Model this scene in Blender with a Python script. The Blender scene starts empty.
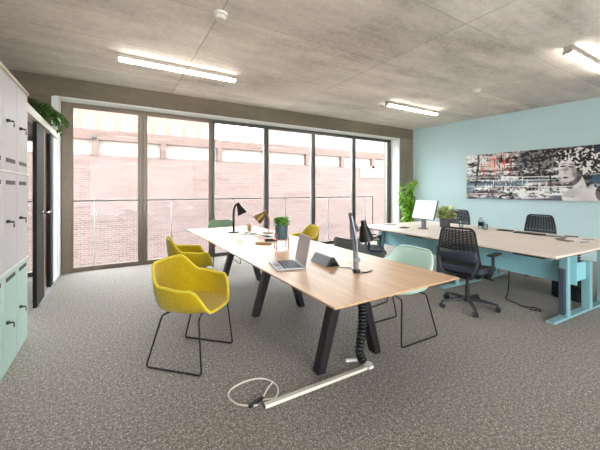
import bpy, bmesh, math, random
import numpy as np
from mathutils import Vector, Matrix, Quaternion

random.seed(7)
PI = math.pi
scene = bpy.context.scene
COL = scene.collection

# ------------------------------------------------------------------ materials
def lin(c):
    return tuple(((v/255)/12.92 if v/255 <= .04045 else (((v/255)+.055)/1.055)**2.4) for v in c) + (1.0,)

def new_mat(name):
    m = bpy.data.materials.new(name); m.use_nodes = True
    nt = m.node_tree; nt.nodes.clear()
    out = nt.nodes.new('ShaderNodeOutputMaterial')
    return m, nt, out

def N(nt, kind, **kw):
    n = nt.nodes.new(kind)
    for k, v in kw.items(): setattr(n, k, v)
    return n

def coords(nt, scale=(1,1,1)):
    tc = N(nt, 'ShaderNodeTexCoord'); mp = N(nt, 'ShaderNodeMapping')
    mp.inputs['Scale'].default_value = scale
    nt.links.new(tc.outputs['Object'], mp.inputs['Vector'])
    return mp.outputs['Vector']

def ramp(nt, fac, stops):
    r = N(nt, 'ShaderNodeValToRGB')
    el = r.color_ramp.elements
    while len(el) < len(stops): el.new(.5)
    for e, (p, c) in zip(el, stops): e.position = p; e.color = c
    nt.links.new(fac, r.inputs['Fac'])
    return r.outputs['Color']

def noise(nt, vec, scale, detail=3, rough=.55):
    n = N(nt, 'ShaderNodeTexNoise'); n.inputs['Scale'].default_value = scale
    n.inputs['Detail'].default_value = detail; n.inputs['Roughness'].default_value = rough
    nt.links.new(vec, n.inputs['Vector'])
    return n.outputs['Fac']

def mixc(nt, fac, a, b, mode='MIX'):
    m = N(nt, 'ShaderNodeMix', data_type='RGBA', blend_type=mode)
    if isinstance(fac, float): m.inputs[0].default_value = fac
    else: nt.links.new(fac, m.inputs[0])
    for v, i in ((a, 6), (b, 7)):
        if isinstance(v, tuple): m.inputs[i].default_value = v
        else: nt.links.new(v, m.inputs[i])
    return m.outputs[2]

def math_(nt, op, a, b=None, c=None):
    m = N(nt, 'ShaderNodeMath', operation=op)
    for i, v in enumerate((a, b, c)):
        if v is None: continue
        if isinstance(v, (int, float)): m.inputs[i].default_value = v
        else: nt.links.new(v, m.inputs[i])
    return m.outputs[0]

def principled(nt, out, color, rough=.5, metal=0., spec=.5, bump=None, bump_str=.2, bump_dist=.002, coat=0., sheen=0., trans=0.):
    p = N(nt, 'ShaderNodeBsdfPrincipled')
    if isinstance(color, tuple): p.inputs['Base Color'].default_value = color
    else: nt.links.new(color, p.inputs['Base Color'])
    if isinstance(rough, (int, float)): p.inputs['Roughness'].default_value = rough
    else: nt.links.new(rough, p.inputs['Roughness'])
    p.inputs['Metallic'].default_value = metal
    p.inputs['Specular IOR Level'].default_value = spec
    p.inputs['Coat Weight'].default_value = coat
    p.inputs['Coat Roughness'].default_value = .15
    p.inputs['Sheen Weight'].default_value = sheen
    p.inputs['Transmission Weight'].default_value = trans
    if bump is not None:
        b = N(nt, 'ShaderNodeBump'); b.inputs['Strength'].default_value = bump_str; b.inputs['Distance'].default_value = bump_dist
        nt.links.new(bump, b.inputs['Height']); nt.links.new(b.outputs['Normal'], p.inputs['Normal'])
    nt.links.new(p.outputs[0], out.inputs[0])
    return p

def plain(name, rgb, rough=.5, metal=0., spec=.5, var=.06, vscale=14., bump=0., bscale=120., coat=0., sheen=0.):
    """a procedural paint/plastic/metal/fabric: base colour with a slight noise variation, optional grain"""
    m, nt, out = new_mat(name)
    v = coords(nt)
    c = lin(rgb)
    lo = tuple(x*(1-var) for x in c[:3]) + (1,); hi = tuple(min(1, x*(1+var)) for x in c[:3]) + (1,)
    col = ramp(nt, noise(nt, v, vscale, 4), [(.3, lo), (.7, hi)])
    bp = noise(nt, v, bscale, 2) if bump else None
    principled(nt, out, col, rough, metal, spec, bp, bump, .001, coat, sheen)
    return m

def emitter(name, rgb, strength):
    m, nt, out = new_mat(name)
    e = N(nt, 'ShaderNodeEmission'); e.inputs['Color'].default_value = lin(rgb); e.inputs['Strength'].default_value = strength
    nt.links.new(e.outputs[0], out.inputs[0]); return m

def pane_mat(name, tint=(.95,.97,.96,1), refl=1.0):
    m, nt, out = new_mat(name)
    t = N(nt, 'ShaderNodeBsdfTransparent'); t.inputs['Color'].default_value = tint
    g = N(nt, 'ShaderNodeBsdfGlossy'); g.inputs['Roughness'].default_value = .02
    f = N(nt, 'ShaderNodeFresnel'); f.inputs['IOR'].default_value = 1.35
    mx = N(nt, 'ShaderNodeMixShader')
    nt.links.new(math_(nt, 'MULTIPLY', f.outputs[0], refl), mx.inputs[0])
    nt.links.new(t.outputs[0], mx.inputs[1]); nt.links.new(g.outputs[0], mx.inputs[2]); nt.links.new(mx.outputs[0], out.inputs[0])
    return m

def concrete(name, base, streak_axis=0, joints=None):
    m, nt, out = new_mat(name)
    sc = [1.6, 1.6, 1.6]; sc[streak_axis] = .35
    big = noise(nt, coords(nt, (.55, .55, .55)), 1.0, 5, .6)
    streak = noise(nt, coords(nt, tuple(sc)), 2.2, 6, .65)
    fine = noise(nt, coords(nt), 16, 6, .7)
    f = math_(nt, 'ADD', math_(nt, 'MULTIPLY', big, .40), math_(nt, 'ADD', math_(nt, 'MULTIPLY', streak, .38), math_(nt, 'MULTIPLY', fine, .22)))
    c = lin(base)
    s = lambda k: tuple(min(1, x*k) for x in c[:3]) + (1,)
    warm = lambda k: (min(1, c[0]*k*1.03), c[1]*k, c[2]*k*.94, 1)
    col = ramp(nt, f, [(.36, warm(.55)), (.46, s(.88)), (.55, s(1.08)), (.65, s(1.32))])
    if joints:
        tc = N(nt, 'ShaderNodeTexCoord'); sp = N(nt, 'ShaderNodeSeparateXYZ'); nt.links.new(tc.outputs['Object'], sp.inputs[0])
        wob = math_(nt, 'MULTIPLY', math_(nt, 'SUBTRACT', noise(nt, coords(nt), 3, 2), .5), .02)
        tot = None
        for axis, off, step, width, amt in joints:
            x = math_(nt, 'ADD', sp.outputs[axis], wob)
            a = math_(nt, 'ABSOLUTE', math_(nt, 'WRAP', math_(nt, 'SUBTRACT', x, off), -step/2, step/2))
            k = math_(nt, 'MULTIPLY', math_(nt, 'LESS_THAN', a, width), amt)
            k = math_(nt, 'MULTIPLY', k, math_(nt, 'ADD', .45, fine))
            tot = k if tot is None else math_(nt, 'MAXIMUM', tot, k)
        col = mixc(nt, tot, col, tuple(x*.3 for x in c[:3]) + (1,))
        # board-to-board tone changes (cast of each formwork panel)
        bx = math_(nt, 'FLOOR', math_(nt, 'DIVIDE', math_(nt, 'SUBTRACT', sp.outputs[0], .93), 2.34))
        by = math_(nt, 'FLOOR', math_(nt, 'DIVIDE', math_(nt, 'SUBTRACT', sp.outputs[1], .75), 1.2))
        wn = N(nt, 'ShaderNodeTexWhiteNoise', noise_dimensions='2D')
        cb = N(nt, 'ShaderNodeCombineXYZ'); nt.links.new(bx, cb.inputs[0]); nt.links.new(by, cb.inputs[1]); nt.links.new(cb.outputs[0], wn.inputs['Vector'])
        g = math_(nt, 'ADD', .90, math_(nt, 'MULTIPLY', wn.outputs['Value'], .18))
        gc = N(nt, 'ShaderNodeCombineColor')
        for i in range(3): nt.links.new(g, gc.inputs[i])
        col = mixc(nt, 1.0, col, gc.outputs[0], 'MULTIPLY')
    principled(nt, out, col, .8, 0, .25, f, .35, .01)
    return m

def carpet_mat():
    m, nt, out = new_mat('carpet')
    v = coords(nt)
    n1 = noise(nt, v, 120, 5, .9); n2 = noise(nt, v, 45, 3, .8); n3 = noise(nt, v, 1.4, 3)
    f = math_(nt, 'ADD', math_(nt, 'MULTIPLY', n1, .75), math_(nt, 'MULTIPLY', n2, .25))
    col = ramp(nt, f, [(.40, lin((34,28,24))), (.47, lin((90,81,73))), (.53, lin((136,126,117))), (.60, lin((226,216,206)))])
    col = mixc(nt, math_(nt, 'MULTIPLY', n3, .22), col, lin((104,90,76)))
    principled(nt, out, col, .8, 0, .3, None, .15, .003, 0, .15)
    return m

def wood_mat(name, a, b, rough=.36, axis=1, spec=.5):
    m, nt, out = new_mat(name)
    sc = [9., 9., 9.]; sc[axis] = .6
    v = coords(nt, tuple(sc))
    f = math_(nt, 'ADD', math_(nt, 'MULTIPLY', noise(nt, v, 1.5, 6, .6), .7), math_(nt, 'MULTIPLY', noise(nt, coords(nt, tuple(x*5 for x in sc)), 2, 3), .3))
    col = ramp(nt, f, [(.33, lin(b)), (.62, lin(a))])
    principled(nt, out, col, rough, 0, spec)
    return m

def brick_mat(name, a, b, mortar, scale=1.0, axis='XZ'):
    m, nt, out = new_mat(name)
    tc = N(nt, 'ShaderNodeTexCoord'); sp = N(nt, 'ShaderNodeSeparateXYZ'); nt.links.new(tc.outputs['Object'], sp.inputs[0])
    cb = N(nt, 'ShaderNodeCombineXYZ')
    nt.links.new(sp.outputs[0], cb.inputs[0]); nt.links.new(sp.outputs[2], cb.inputs[1])
    br = N(nt, 'ShaderNodeTexBrick')
    br.inputs['Color1'].default_value = lin(a); br.inputs['Color2'].default_value = lin(b); br.inputs['Mortar'].default_value = lin(mortar)
    br.inputs['Scale'].default_value = scale; br.inputs['Brick Width'].default_value = .23; br.inputs['Row Height'].default_value = .075; br.inputs['Mortar Size'].default_value = .008
    nt.links.new(cb.outputs[0], br.inputs['Vector'])
    big = noise(nt, coords(nt, (.3, 1, 3.2)), 1.6, 6, .7)
    tone = ramp(nt, big, [(.32, (.70,.68,.68,1)), (.5, (1,1,1,1)), (.66, (1.0,1.0,1.0,1))])
    col = mixc(nt, 1.0, br.outputs['Color'], tone, 'MULTIPLY')
    principled(nt, out, col, .9, 0, .2)
    return m

def speckle_leaf(name, a, b, rough=.45):
    m, nt, out = new_mat(name)
    f = noise(nt, coords(nt), 18, 3)
    col = ramp(nt, f, [(.35, lin(a)), (.65, lin(b))])
    principled(nt, out, col, rough, 0, .4)
    return m

M = {}
M['ceil'] = concrete('concrete_ceiling', (230,221,212), 0, [(0, .93, 2.34, .006, .6), (1, .75, 1.2, .005, .5)])
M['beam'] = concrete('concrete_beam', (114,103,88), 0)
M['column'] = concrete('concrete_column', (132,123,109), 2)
M['carpet'] = carpet_mat()
M['teal_wall'] = plain('teal_paint', (190,214,217), .7, 0, .3, .02, 2, .05, 200)
M['white_paint'] = plain('white_paint', (226,228,226), .6, 0, .3, .02)
M['grey_wall'] = plain('grey_plaster', (150,140,128), .8, 0, .2, .05, 3)
M['bronze'] = plain('bronze_frame', (112,98,84), .4, .25, .5, .08)
M['steel_frame'] = plain('grey_metal_frame', (96,92,86), .3, .6, .5, .06)
M['glass'] = pane_mat('window_glass', (.96,.975,.97,1), .14)
M['tinted'] = pane_mat('grey_tinted_glass', (.42,.46,.46,1), 1.6)
M['rail_glass'] = pane_mat('balustrade_glass', (.95,.96,.97,1), .12)
M['alu'] = plain('aluminium', (196,198,200), .35, .75, .5, .04)
M['alu_light'] = plain('pale_aluminium', (214,210,200), .45, .2, .5, .04)
M['chrome'] = plain('chrome', (215,218,220), .15, 1., .5, .02)
M['black'] = plain('black_plastic', (26,26,29), .5, 0, .5, .1)
M['black_metal'] = plain('black_metal', (24,22,22), .4, .3, .5, .1)
M['table_leg'] = plain('dark_powder_coat', (30,25,28), .45, .1, .5, .08)
M['dark_void'] = plain('dark_laminate', (22,20,19), .6, 0, .3, .1)
M['brown_edge'] = plain('brown_edge', (122,96,74), .5, .1, .5, .06)
M['locker_grey'] = plain('locker_light_grey', (198,197,199), .42, .05, .5, .02, 5)
M['locker_mint'] = plain('locker_mint', (178,205,196), .42, .05, .5, .02, 5)
M['locker_trim'] = plain('locker_top_trim', (214,200,182), .5, 0, .5, .04)
M['yellow'] = plain('mustard_wool', (170,142,4), .9, 0, .2, .14, 60, .35, 320, 0, .25)
M['yellow_rim_highlight'] = plain('mustard_piping_highlight', (212,190,58), .8, 0, .3, .06, 40)  # piping lighter than the wool: edge highlight put into its colour
M['mint_shell'] = plain('mint_plastic', (198,224,212), .4, 0, .5, .02)
M['sage_shell'] = plain('sage_plastic', (132,158,134), .6, 0, .4, .03)
M['grey_shell'] = plain('dark_grey_shell', (84,88,86), .6, 0, .4, .04)
M['oak'] = wood_mat('oak_veneer', (206,168,130), (180,140,104), .36, 1, .45)
M['desk_top'] = wood_mat('pale_ash_laminate', (240,226,216), (226,211,200), .38, 1, .5)
M['desk_edge'] = plain('desk_edging', (120,104,92), .6, 0, .4, .05)
M['desk_teal'] = plain('teal_powder_coat', (140,184,190), .38, .05, .5, .03)
M['desk_panel'] = plain('pale_teal_panel', (150,206,216), .5, 0, .4, .02)
M['column_side'] = plain('slate_blue_cover', (62,72,88), .5, 0, .5, .05)
M['mesh_black'] = plain('black_mesh_fabric', (28,30,34), .6, 0, .4, .15, 90, .3, 300)
M['chair_grey'] = plain('blue_grey_seat_fabric', (50,55,68), .85, 0, .3, .08, 60, .3, 300)
M['chair_lumbar'] = plain('slate_lumbar', (50,54,64), .5, 0, .4, .05)
M['gold'] = plain('mustard_gold_metal', (122,92,36), .35, .35, .5, .06)
M['lamp_dark'] = plain('dark_brown_lamp_metal', (28,24,24), .35, .2, .5, .06)
M['lamp_grey'] = plain('grey_lamp_arm', (124,126,132), .35, .5, .5, .05)
M['copper'] = plain('copper_wire', (196,134,112), .35, .6, .5, .05)
M['pot_blue'] = plain('blue_grey_pot', (74,94,102), .55, 0, .4, .08)
M['pot_dark'] = plain('charcoal_pot', (72,70,78), .6, 0, .4, .08)
M['pot_pale'] = plain('pale_ceramic_pot', (206,200,192), .5, 0, .4, .04)
M['pot_clay'] = plain('clay_pot', (170,120,96), .8, 0, .3, .06)
M['soil'] = plain('soil', (56,44,36), .95, 0, .2, .3, 60, .5, 100)
M['leaf_bright'] = speckle_leaf('bright_leaves', (92,156,34), (164,214,66))
M['leaf_fern'] = speckle_leaf('fern_leaves', (44,80,32), (98,140,58))
M['leaf_deep'] = speckle_leaf('deep_leaves', (64,122,46), (138,186,84))
M['leaf_pale'] = speckle_leaf('pale_leaves', (120,148,78), (224,222,160))
M['stem'] = plain('plant_stem', (92,112,52), .7, 0, .3, .1)
M['laptop'] = plain('laptop_aluminium', (158,156,160), .4, .5, .5, .03)
M['screen'] = plain('grey_screen_reflection', (158,150,156), .25, 0, .5, .02)  # greyish reflection put into the display colour
M['keys'] = plain('dark_keys', (52,54,60), .5, 0, .4, .05)
M['monitor_white'] = plain('pale_monitor_screen', (222,232,248), .35, 0, .5, .01)
m_, nt_, out_ = new_mat('pale_screen_added_glow'); p_ = principled(nt_, out_, lin((222,232,248)), .3, 0, .5)
p_.inputs['Emission Color'].default_value = (.80, .90, 1, 1); p_.inputs['Emission Strength'].default_value = .28  # faint glow added to brighten the pale screen face
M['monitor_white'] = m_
M['monitor_edge'] = plain('monitor_bezel', (62,66,74), .4, .1, .5, .05)
M['stand_grey'] = plain('grey_stand', (104,104,112), .45, .2, .5, .05)
M['power_grey'] = plain('slate_power_box', (126,132,144), .55, .1, .4, .05)
M['white_plastic'] = plain('white_plastic', (230,228,224), .45, 0, .5, .02)
M['cable_white'] = plain('white_cable', (212,206,196), .55, 0, .4, .03)
M['cable_black'] = plain('black_cable', (24,24,26), .55, 0, .4, .05)
M['channel'] = plain('cream_cable_channel', (206,196,182), .45, .1, .5, .04)
M['kraft'] = plain('tan_card', (196,168,136), .75, 0, .3, .05)
M['tan'] = plain('tan_leather', (188,158,108), .7, 0, .4, .08, 30, .2, 120)
M['paper'] = plain('white_paper', (236,235,232), .7, 0, .3, .02)
M['print_blue'] = plain('blue_print', (52,70,96), .95, 0, .05, .25, 25)
M['print_dark'] = plain('dark_print', (34,32,34), .95, 0, .05, .25, 25)
M['clear'] = pane_mat('clear_glassware', (.86,.92,.92,1), 1.8)
M['batten_metal'] = plain('batten_housing', (176,170,160), .4, .4, .5, .05)
M['batten_on'] = emitter('batten_diffuser', (255,248,238), 27.0)
M['detector'] = plain('detector_plastic', (224,220,212), .5, 0, .4, .02)
M['brick'] = brick_mat('pale_red_brick', (80,63,59), (91,74,70), (104,94,90))
M['brick_cap'] = brick_mat('parapet_brick', (78,60,55), (86,69,64), (97,84,79))
M['cream'] = plain('cream_render', (120,112,105), .85, 0, .2, .04, 2)
M['peach'] = plain('peach_facade', (116,92,82), .85, 0, .2, .04, 2)
M['pale_facade'] = plain('pale_facade', (108,100,96), .85, 0, .2, .04, 2)
M['ext_pane'] = plain('far_window_pane', (58,78,98), .2, 0, .6, .1, 3)
M['ext_frame'] = plain('far_window_frame', (134,130,126), .6, 0, .3, .02)
M['ext_ground'] = plain('street_paving', (110,108,106), .9, 0, .2, .08, 2)
M['balcony'] = plain('balcony_paving', (200,198,195), .85, 0, .2, .06, 5)
M['rail_metal'] = plain('railing_metal', (120,114,116), .5, .2, .4, .05)

# ------------------------------------------------------------------ mesh builder
class MB:
    def __init__(s): s.bm = bmesh.new()
    def box(s, c, d, rot=None):
        m = Matrix.Translation(c) @ (rot.to_4x4() if rot is not None else Matrix.Identity(4)) @ Matrix.Diagonal((d[0], d[1], d[2], 1))
        bmesh.ops.create_cube(s.bm, size=1, matrix=m); return s
    def bx(s, x0, x1, y0, y1, z0, z1):
        return s.box(((x0+x1)/2, (y0+y1)/2, (z0+z1)/2), (abs(x1-x0), abs(y1-y0), abs(z1-z0)))
    def cyl(s, p0, p1, r0, r1=None, seg=16, caps=True):
        r1 = r0 if r1 is None else r1
        p0, p1 = Vector(p0), Vector(p1); d = p1-p0
        q = d.to_track_quat('Z', 'Y').to_matrix().to_4x4()
        bmesh.ops.create_cone(s.bm, cap_ends=caps, segments=seg, radius1=max(r0, 1e-5), radius2=max(r1, 1e-5), depth=d.length, matrix=Matrix.Translation((p0+p1)/2) @ q)
        return s
    def sphere(s, c, r, sc=(1,1,1), seg=16):
        bmesh.ops.create_uvsphere(s.bm, u_segments=seg, v_segments=max(6, seg//2), radius=r, matrix=Matrix.Translation(c) @ Matrix.Diagonal((*sc, 1)))
        return s
    def tube(s, pts, r, seg=8, closed=False):
        pts = [Vector(p) for p in pts]; n = len(pts); rings = []
        t_prev = None; nrm = None
        for i, p in enumerate(pts):
            a = pts[i-1] if (i > 0 or closed) else p
            b = pts[(i+1) % n] if (i < n-1 or closed) else p
            t = (b-a).normalized()
            if nrm is None:
                nrm = t.orthogonal().normalized()
            else:
                nrm = (t_prev.rotation_difference(t) @ nrm).normalized()
            bn = t.cross(nrm); t_prev = t
            rr = r[i] if isinstance(r, (list, tuple)) else r
            rings.append([s.bm.verts.new(p + rr*(math.cos(2*PI*k/seg)*nrm + math.sin(2*PI*k/seg)*bn)) for k in range(seg)])
        m = n if closed else n-1
        for i in range(m):
            A, B = rings[i], rings[(i+1) % n]
            off = 0
            if closed and i == n-1:
                off = min(range(seg), key=lambda o: (A[0].co-B[o].co).length)
            for k in range(seg):
                s.bm.faces.new((A[k], A[(k+1) % seg], B[(k+1+off) % seg], B[(k+off) % seg]))
        if not closed:
            s.bm.faces.new(list(reversed(rings[0]))); s.bm.faces.new(rings[-1])
        return s
    def lathe(s, prof, c=(0,0,0), seg=28):
        c = Vector(c); rings = []
        for r, z in prof:
            if r < 1e-5: rings.append([s.bm.verts.new(c+Vector((0,0,z)))])
            else: rings.append([s.bm.verts.new(c+Vector((r*math.cos(2*PI*k/seg), r*math.sin(2*PI*k/seg), z))) for k in range(seg)])
        for A, B in zip(rings, rings[1:]):
            for k in range(seg):
                k2 = (k+1) % seg
                if len(A) == 1 and len(B) == 1: continue
                if len(A) == 1: s.bm.faces.new((A[0], B[k2], B[k]))
                elif len(B) == 1: s.bm.faces.new((A[k], A[k2], B[0]))
                else: s.bm.faces.new((A[k], A[k2], B[k2], B[k]))
        return s
    def grid(s, rows, closed=False):
        R = [[s.bm.verts.new(p) for p in row] for row in rows]
        for A, B in zip(R, R[1:]):
            n = len(A)
            for k in range(n if closed else n-1):
                s.bm.faces.new((A[k], A[(k+1) % n], B[(k+1) % n], B[k]))
        return s
    def prism(s, poly, axis, a, b):
        """poly: 2-D outline; axis: 'X','Y','Z' extruded from a to b"""
        def P(u, v, w): return {'X': (w,u,v), 'Y': (u,w,v), 'Z': (u,v,w)}[axis]
        A = [s.bm.verts.new(P(u, v, a)) for u, v in poly]; B = [s.bm.verts.new(P(u, v, b)) for u, v in poly]
        s.bm.faces.new(A); s.bm.faces.new(list(reversed(B)))
        n = len(poly)
        for i in range(n): s.bm.faces.new((A[i], B[i], B[(i+1) % n], A[(i+1) % n]))
        return s
    def leaf(s, p, d, L, w, droop=.3, fold=.25, seg=4):
        p = Vector(p); d = Vector(d).normalized()
        side = d.cross(Vector((0,0,1)))
        side = side.normalized() if side.length > 1e-3 else Vector((1,0,0))
        up = side.cross(d).normalized()
        rows = []
        for i in range(seg+1):
            t = i/seg
            c = p + d*L*t - Vector((0,0,1))*droop*L*t*t
            ww = w*math.sin(PI*(.08+.92*t)**.8)*.5 + .0004
            rows.append([c - side*ww + up*fold*ww, c, c + side*ww + up*fold*ww])
        return s.grid(rows)
    def build(s, name, mat, parent=None, bevel=0., bseg=2, smooth=40, solid=0., subsurf=0, loc=None, rotz=None):
        bmesh.ops.recalc_face_normals(s.bm, faces=s.bm.faces[:])
        me = bpy.data.meshes.new(name); s.bm.to_mesh(me); s.bm.free()
        o = bpy.data.objects.new(name, me); COL.objects.link(o)
        me.materials.append(M[mat] if isinstance(mat, str) else mat)
        if smooth:
            me.shade_smooth(); me.set_sharp_from_angle(angle=math.radians(smooth))
        if parent is not None: o.parent = parent
        if loc is not None: o.location = loc
        if rotz is not None: o.rotation_euler = (0, 0, rotz)
        if solid:
            md = o.modifiers.new('thick', 'SOLIDIFY'); md.thickness = solid; md.offset = 0
        if bevel:
            md = o.modifiers.new('bev', 'BEVEL'); md.width = bevel; md.segments = bseg; md.limit_method = 'ANGLE'; md.angle_limit = math.radians(50)
        if subsurf:
            md = o.modifiers.new('sub', 'SUBSURF'); md.levels = subsurf; md.render_levels = subsurf
        return o

def tag(o, label, cat, group=None, kind=None):
    o['label'] = label; o['category'] = cat
    if group: o['group'] = group
    if kind: o['kind'] = kind
    return o
def thing(name, label, cat, loc=(0,0,0), rotz=0., group=None):
    o = bpy.data.objects.new(name, None); COL.objects.link(o)
    o.location = loc; o.rotation_euler = (0, 0, rotz); o.empty_display_size = .1
    return tag(o, label, cat, group)
def struct(mb, name, mat, label, cat, bevel=0., **k):
    o = mb.build(name, mat, None, bevel=bevel, smooth=0, **k)
    return tag(o, label, cat, kind='structure')
def dup(root, loc, rotz, label, group=None):
    def cp(o, par):
        c = o.copy(); COL.objects.link(c)
        if par is not None: c.parent = par
        for ch in list(o.children): cp(ch, c)
        return c
    r = cp(root, None); r.location = loc; r.rotation_euler = (0, 0, rotz); r['label'] = label
    if group: r['group'] = group
    return r
def fillet(pts, r, n=5, closed=False):
    """round the corners of a polyline"""
    pts = [Vector(p) for p in pts]; out = []; N_ = len(pts)
    for i, p in enumerate(pts):
        if not closed and i in (0, N_-1): out.append(p); continue
        a, b = pts[i-1], pts[(i+1) % N_]
        da, db = (a-p), (b-p); k = min(r, da.length*.45, db.length*.45)
        pa, pb = p+da.normalized()*k, p+db.normalized()*k
        for j in range(n+1):
            t = j/n; out.append(pa*(1-t)**2 + p*2*t*(1-t) + pb*t*t)
    return out
def smoothpath(pts, n=8):
    pts = [Vector(p) for p in pts]; out = []
    for i in range(len(pts)-1):
        p0 = pts[max(i-1, 0)]; p1 = pts[i]; p2 = pts[i+1]; p3 = pts[min(i+2, len(pts)-1)]
        for j in range(n):
            t = j/n
            out.append(.5*((2*p1)+(p2-p0)*t+(2*p0-5*p1+4*p2-p3)*t*t+(3*p1-p0-3*p2+p3)*t**3))
    out.append(pts[-1]); return out

# ------------------------------------------------------------------ camera
cam = bpy.data.cameras.new('camera'); co = bpy.data.objects.new('camera', cam); COL.objects.link(co)
co.location = (0, 0, 1.4); co.rotation_euler = (PI/2, 0, -math.radians(31))
cam.sensor_width = 36; cam.lens = 310/600*36; cam.shift_y = -35/600; cam.clip_start = .05; cam.clip_end = 300
scene.camera = co

# ------------------------------------------------------------------ the room shell
CZ = 3.2
WY = 6.53          # window plane
FY = 6.20          # room face of beam and column
HZ = 2.90          # head of the window opening
# teal wall runs slightly off square
W0 = Vector((7.67, 6.2, 0)); WD = Vector((.0934, -.9956, 0)).normalized(); WN = Vector((-.9956, -.0934, 0)).normalized()
def wallp(s_, off=0., z=0.): p = W0 + WD*s_ + WN*off; return Vector((p.x, p.y, z))

struct(MB().bx(-3.4, 9.2, -4.2, 6.75, -.12, 0), 'floor', 'carpet', 'speckled brown and grey loop pile carpet over the whole office floor', 'floor')
struct(MB().bx(-3.4, 9.2, -4.2, 6.9, CZ, CZ+.25), 'ceiling', 'ceil', 'bare board-marked concrete ceiling above the office', 'ceiling')
struct(MB().bx(-3.4, 7.75, FY, FY+.62, HZ, CZ), 'wall_beam', 'beam', 'long bare concrete beam above the row of windows', 'wall')
a, b = wallp(-.02, 0), wallp(10.45, 0); a2, b2 = wallp(-.02, -.2), wallp(10.45, -.2)
struct(MB().prism([(a.x,a.y),(b.x,b.y),(b2.x,b2.y),(a2.x,a2.y)], 'Z', 0, CZ), 'wall_right', 'teal_wall', 'pale teal painted wall behind the standing desks', 'wall')
struct(MB().bx(7.10, 7.72, FY, FY+.62, 0, HZ), 'wall_column', 'column', 'bare concrete column between the last window and the teal wall', 'wall')
rw = MB(); rw.bx(-3.4, -1.0, -4.2, -4.0, 0, CZ); rw.bx(3.7, 9.2, -4.2, -4.0, 0, CZ); rw.bx(-1.0, 3.7, -4.2, -4.0, 2.9, CZ); rw.bx(-1.0, 3.7, -4.2, -4.0, 0, .12)
struct(rw, 'wall_rear', 'white_paint', 'plain white wall with an added window strip behind the photographer', 'wall')
struct(MB().bx(-1.5, -1.3, -4.0, 3.86, 0, CZ), 'wall_left', 'beam', 'concrete wall behind the lockers', 'wall')
struct(MB().bx(-1.75, -1.6, 3.86, FY, 2.30, CZ), 'wall_bulkhead', 'beam', 'concrete bulkhead above the glazed side room', 'wall')
struct(MB().bx(-3.2, -.852, 3.87, FY, 2.262, 2.29), 'ceiling_lower', 'grey_wall', 'low flat roof of the glazed side room', 'ceiling')
struct(MB().bx(-3.4, -.845, FY, FY+.5, 2.262, 2.899), 'wall_upper', 'beam', 'concrete panel above the side room window', 'wall')
struct(MB().bx(-3.4, -3.2, -4.0, 6.75, 0, CZ), 'wall_outer', 'grey_wall', 'grey plaster wall at the back of the glazed side room', 'wall')
struct(MB().bx(-3.2, -1.5, 2.6, 2.75, 0, CZ), 'wall_side', 'grey_wall', 'grey plaster cross wall of the glazed side room', 'wall')
# window bays (x of the joints between frames)
X = [-.755, .468, 1.769, 3.010, 4.307, 5.636, 7.09]
side = [.14, .055]
struct(MB().bx(X[0]-.06, 7.10, FY+.02, WY-.04, HZ-.02, HZ-.001), 'trim_1', 'white_paint', 'white strip under the concrete beam along the window head', 'trim')
struct(MB().bx(7.055, 7.099, FY+.004, WY+.1, 0, HZ-.021), 'trim_2', 'white_paint', 'white painted reveal beside the last window', 'trim')
struct(MB().bx(-.84, -.76, FY-.02, WY+.1, 0, HZ-.021), 'trim_3', 'white_paint', 'white painted reveal between the first window and the glazed partition', 'trim')
wl = ['first large window, beside the glazed partition', 'second large window, behind the mustard chairs', 'third large window, behind the far end of the oak table',
      'fourth large window, behind the gold lamp and potted plant', 'fifth large window, behind the laptop', 'last large window, beside the concrete column']
def window(i, x0, x1, w0, w1, mat, label, WY=WY, zb=0., zt=HZ-.022):
    f = MB()
    f.bx(x0, x0+w0, WY-.03, WY+.05, zb, zt); f.bx(x1-w1, x1, WY-.03, WY+.05, zb, zt)
    f.bx(x0+w0, x1-w1, WY-.03, WY+.05, zb, zb+.075); f.bx(x0+w0, x1-w1, WY-.03, WY+.05, zt-.07, zt)
    o = bpy.data.objects.new('window_%d' % i, None); COL.objects.link(o); tag(o, label, 'window', kind='structure')
    f.build('window_frame', mat, o, bevel=.004, smooth=0)
    b_ = MB()                                   # glazing beads stand proud of the frame
    b_.bx(x0+w0, x0+w0+.018, WY-.012, WY+.03, zb+.075, zt-.07); b_.bx(x1-w1-.018, x1-w1, WY-.012, WY+.03, zb+.075, zt-.07)
    b_.build('glazing_bead', 'alu' if mat != 'bronze' else mat, o, smooth=0)
    MB().bx(x0+w0+.001, x1-w1-.001, WY+.006, WY+.014, zb+.076, zt-.071).build('glass_pane', 'glass', o, smooth=0)
    return o
for i in range(6):
    w0 = .145 if i == 0 else (.06 if i == 1 else .045); w1 = .06 if i == 0 else (.13 if i == 5 else .045)
    window(i+1, X[i]+.002, X[i+1]-(.037 if i == 5 else .002), w0, w1, 'bronze' if i < 2 else 'steel_frame', wl[i])
window(7, -2.9, -.845, .06, .06, 'bronze', 'window of the side room, seen through the glazed partition', WY, 0., 2.26)
for k in range(2): window(8+k, -1.0+k*2.35+.002, -1.0+(k+1)*2.35-.002, .06, .06, 'bronze', ('first', 'second', 'third', 'fourth')[k]+' window of the strip added for daylight behind the photographer', -4.12, .121)  # out of view, added to bring more daylight into the room
struct(MB().bx(-3.2, -2.9, FY, WY+.3, 0, HZ), 'wall_jamb', 'grey_wall', 'short wall beside the side room window', 'wall')

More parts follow.
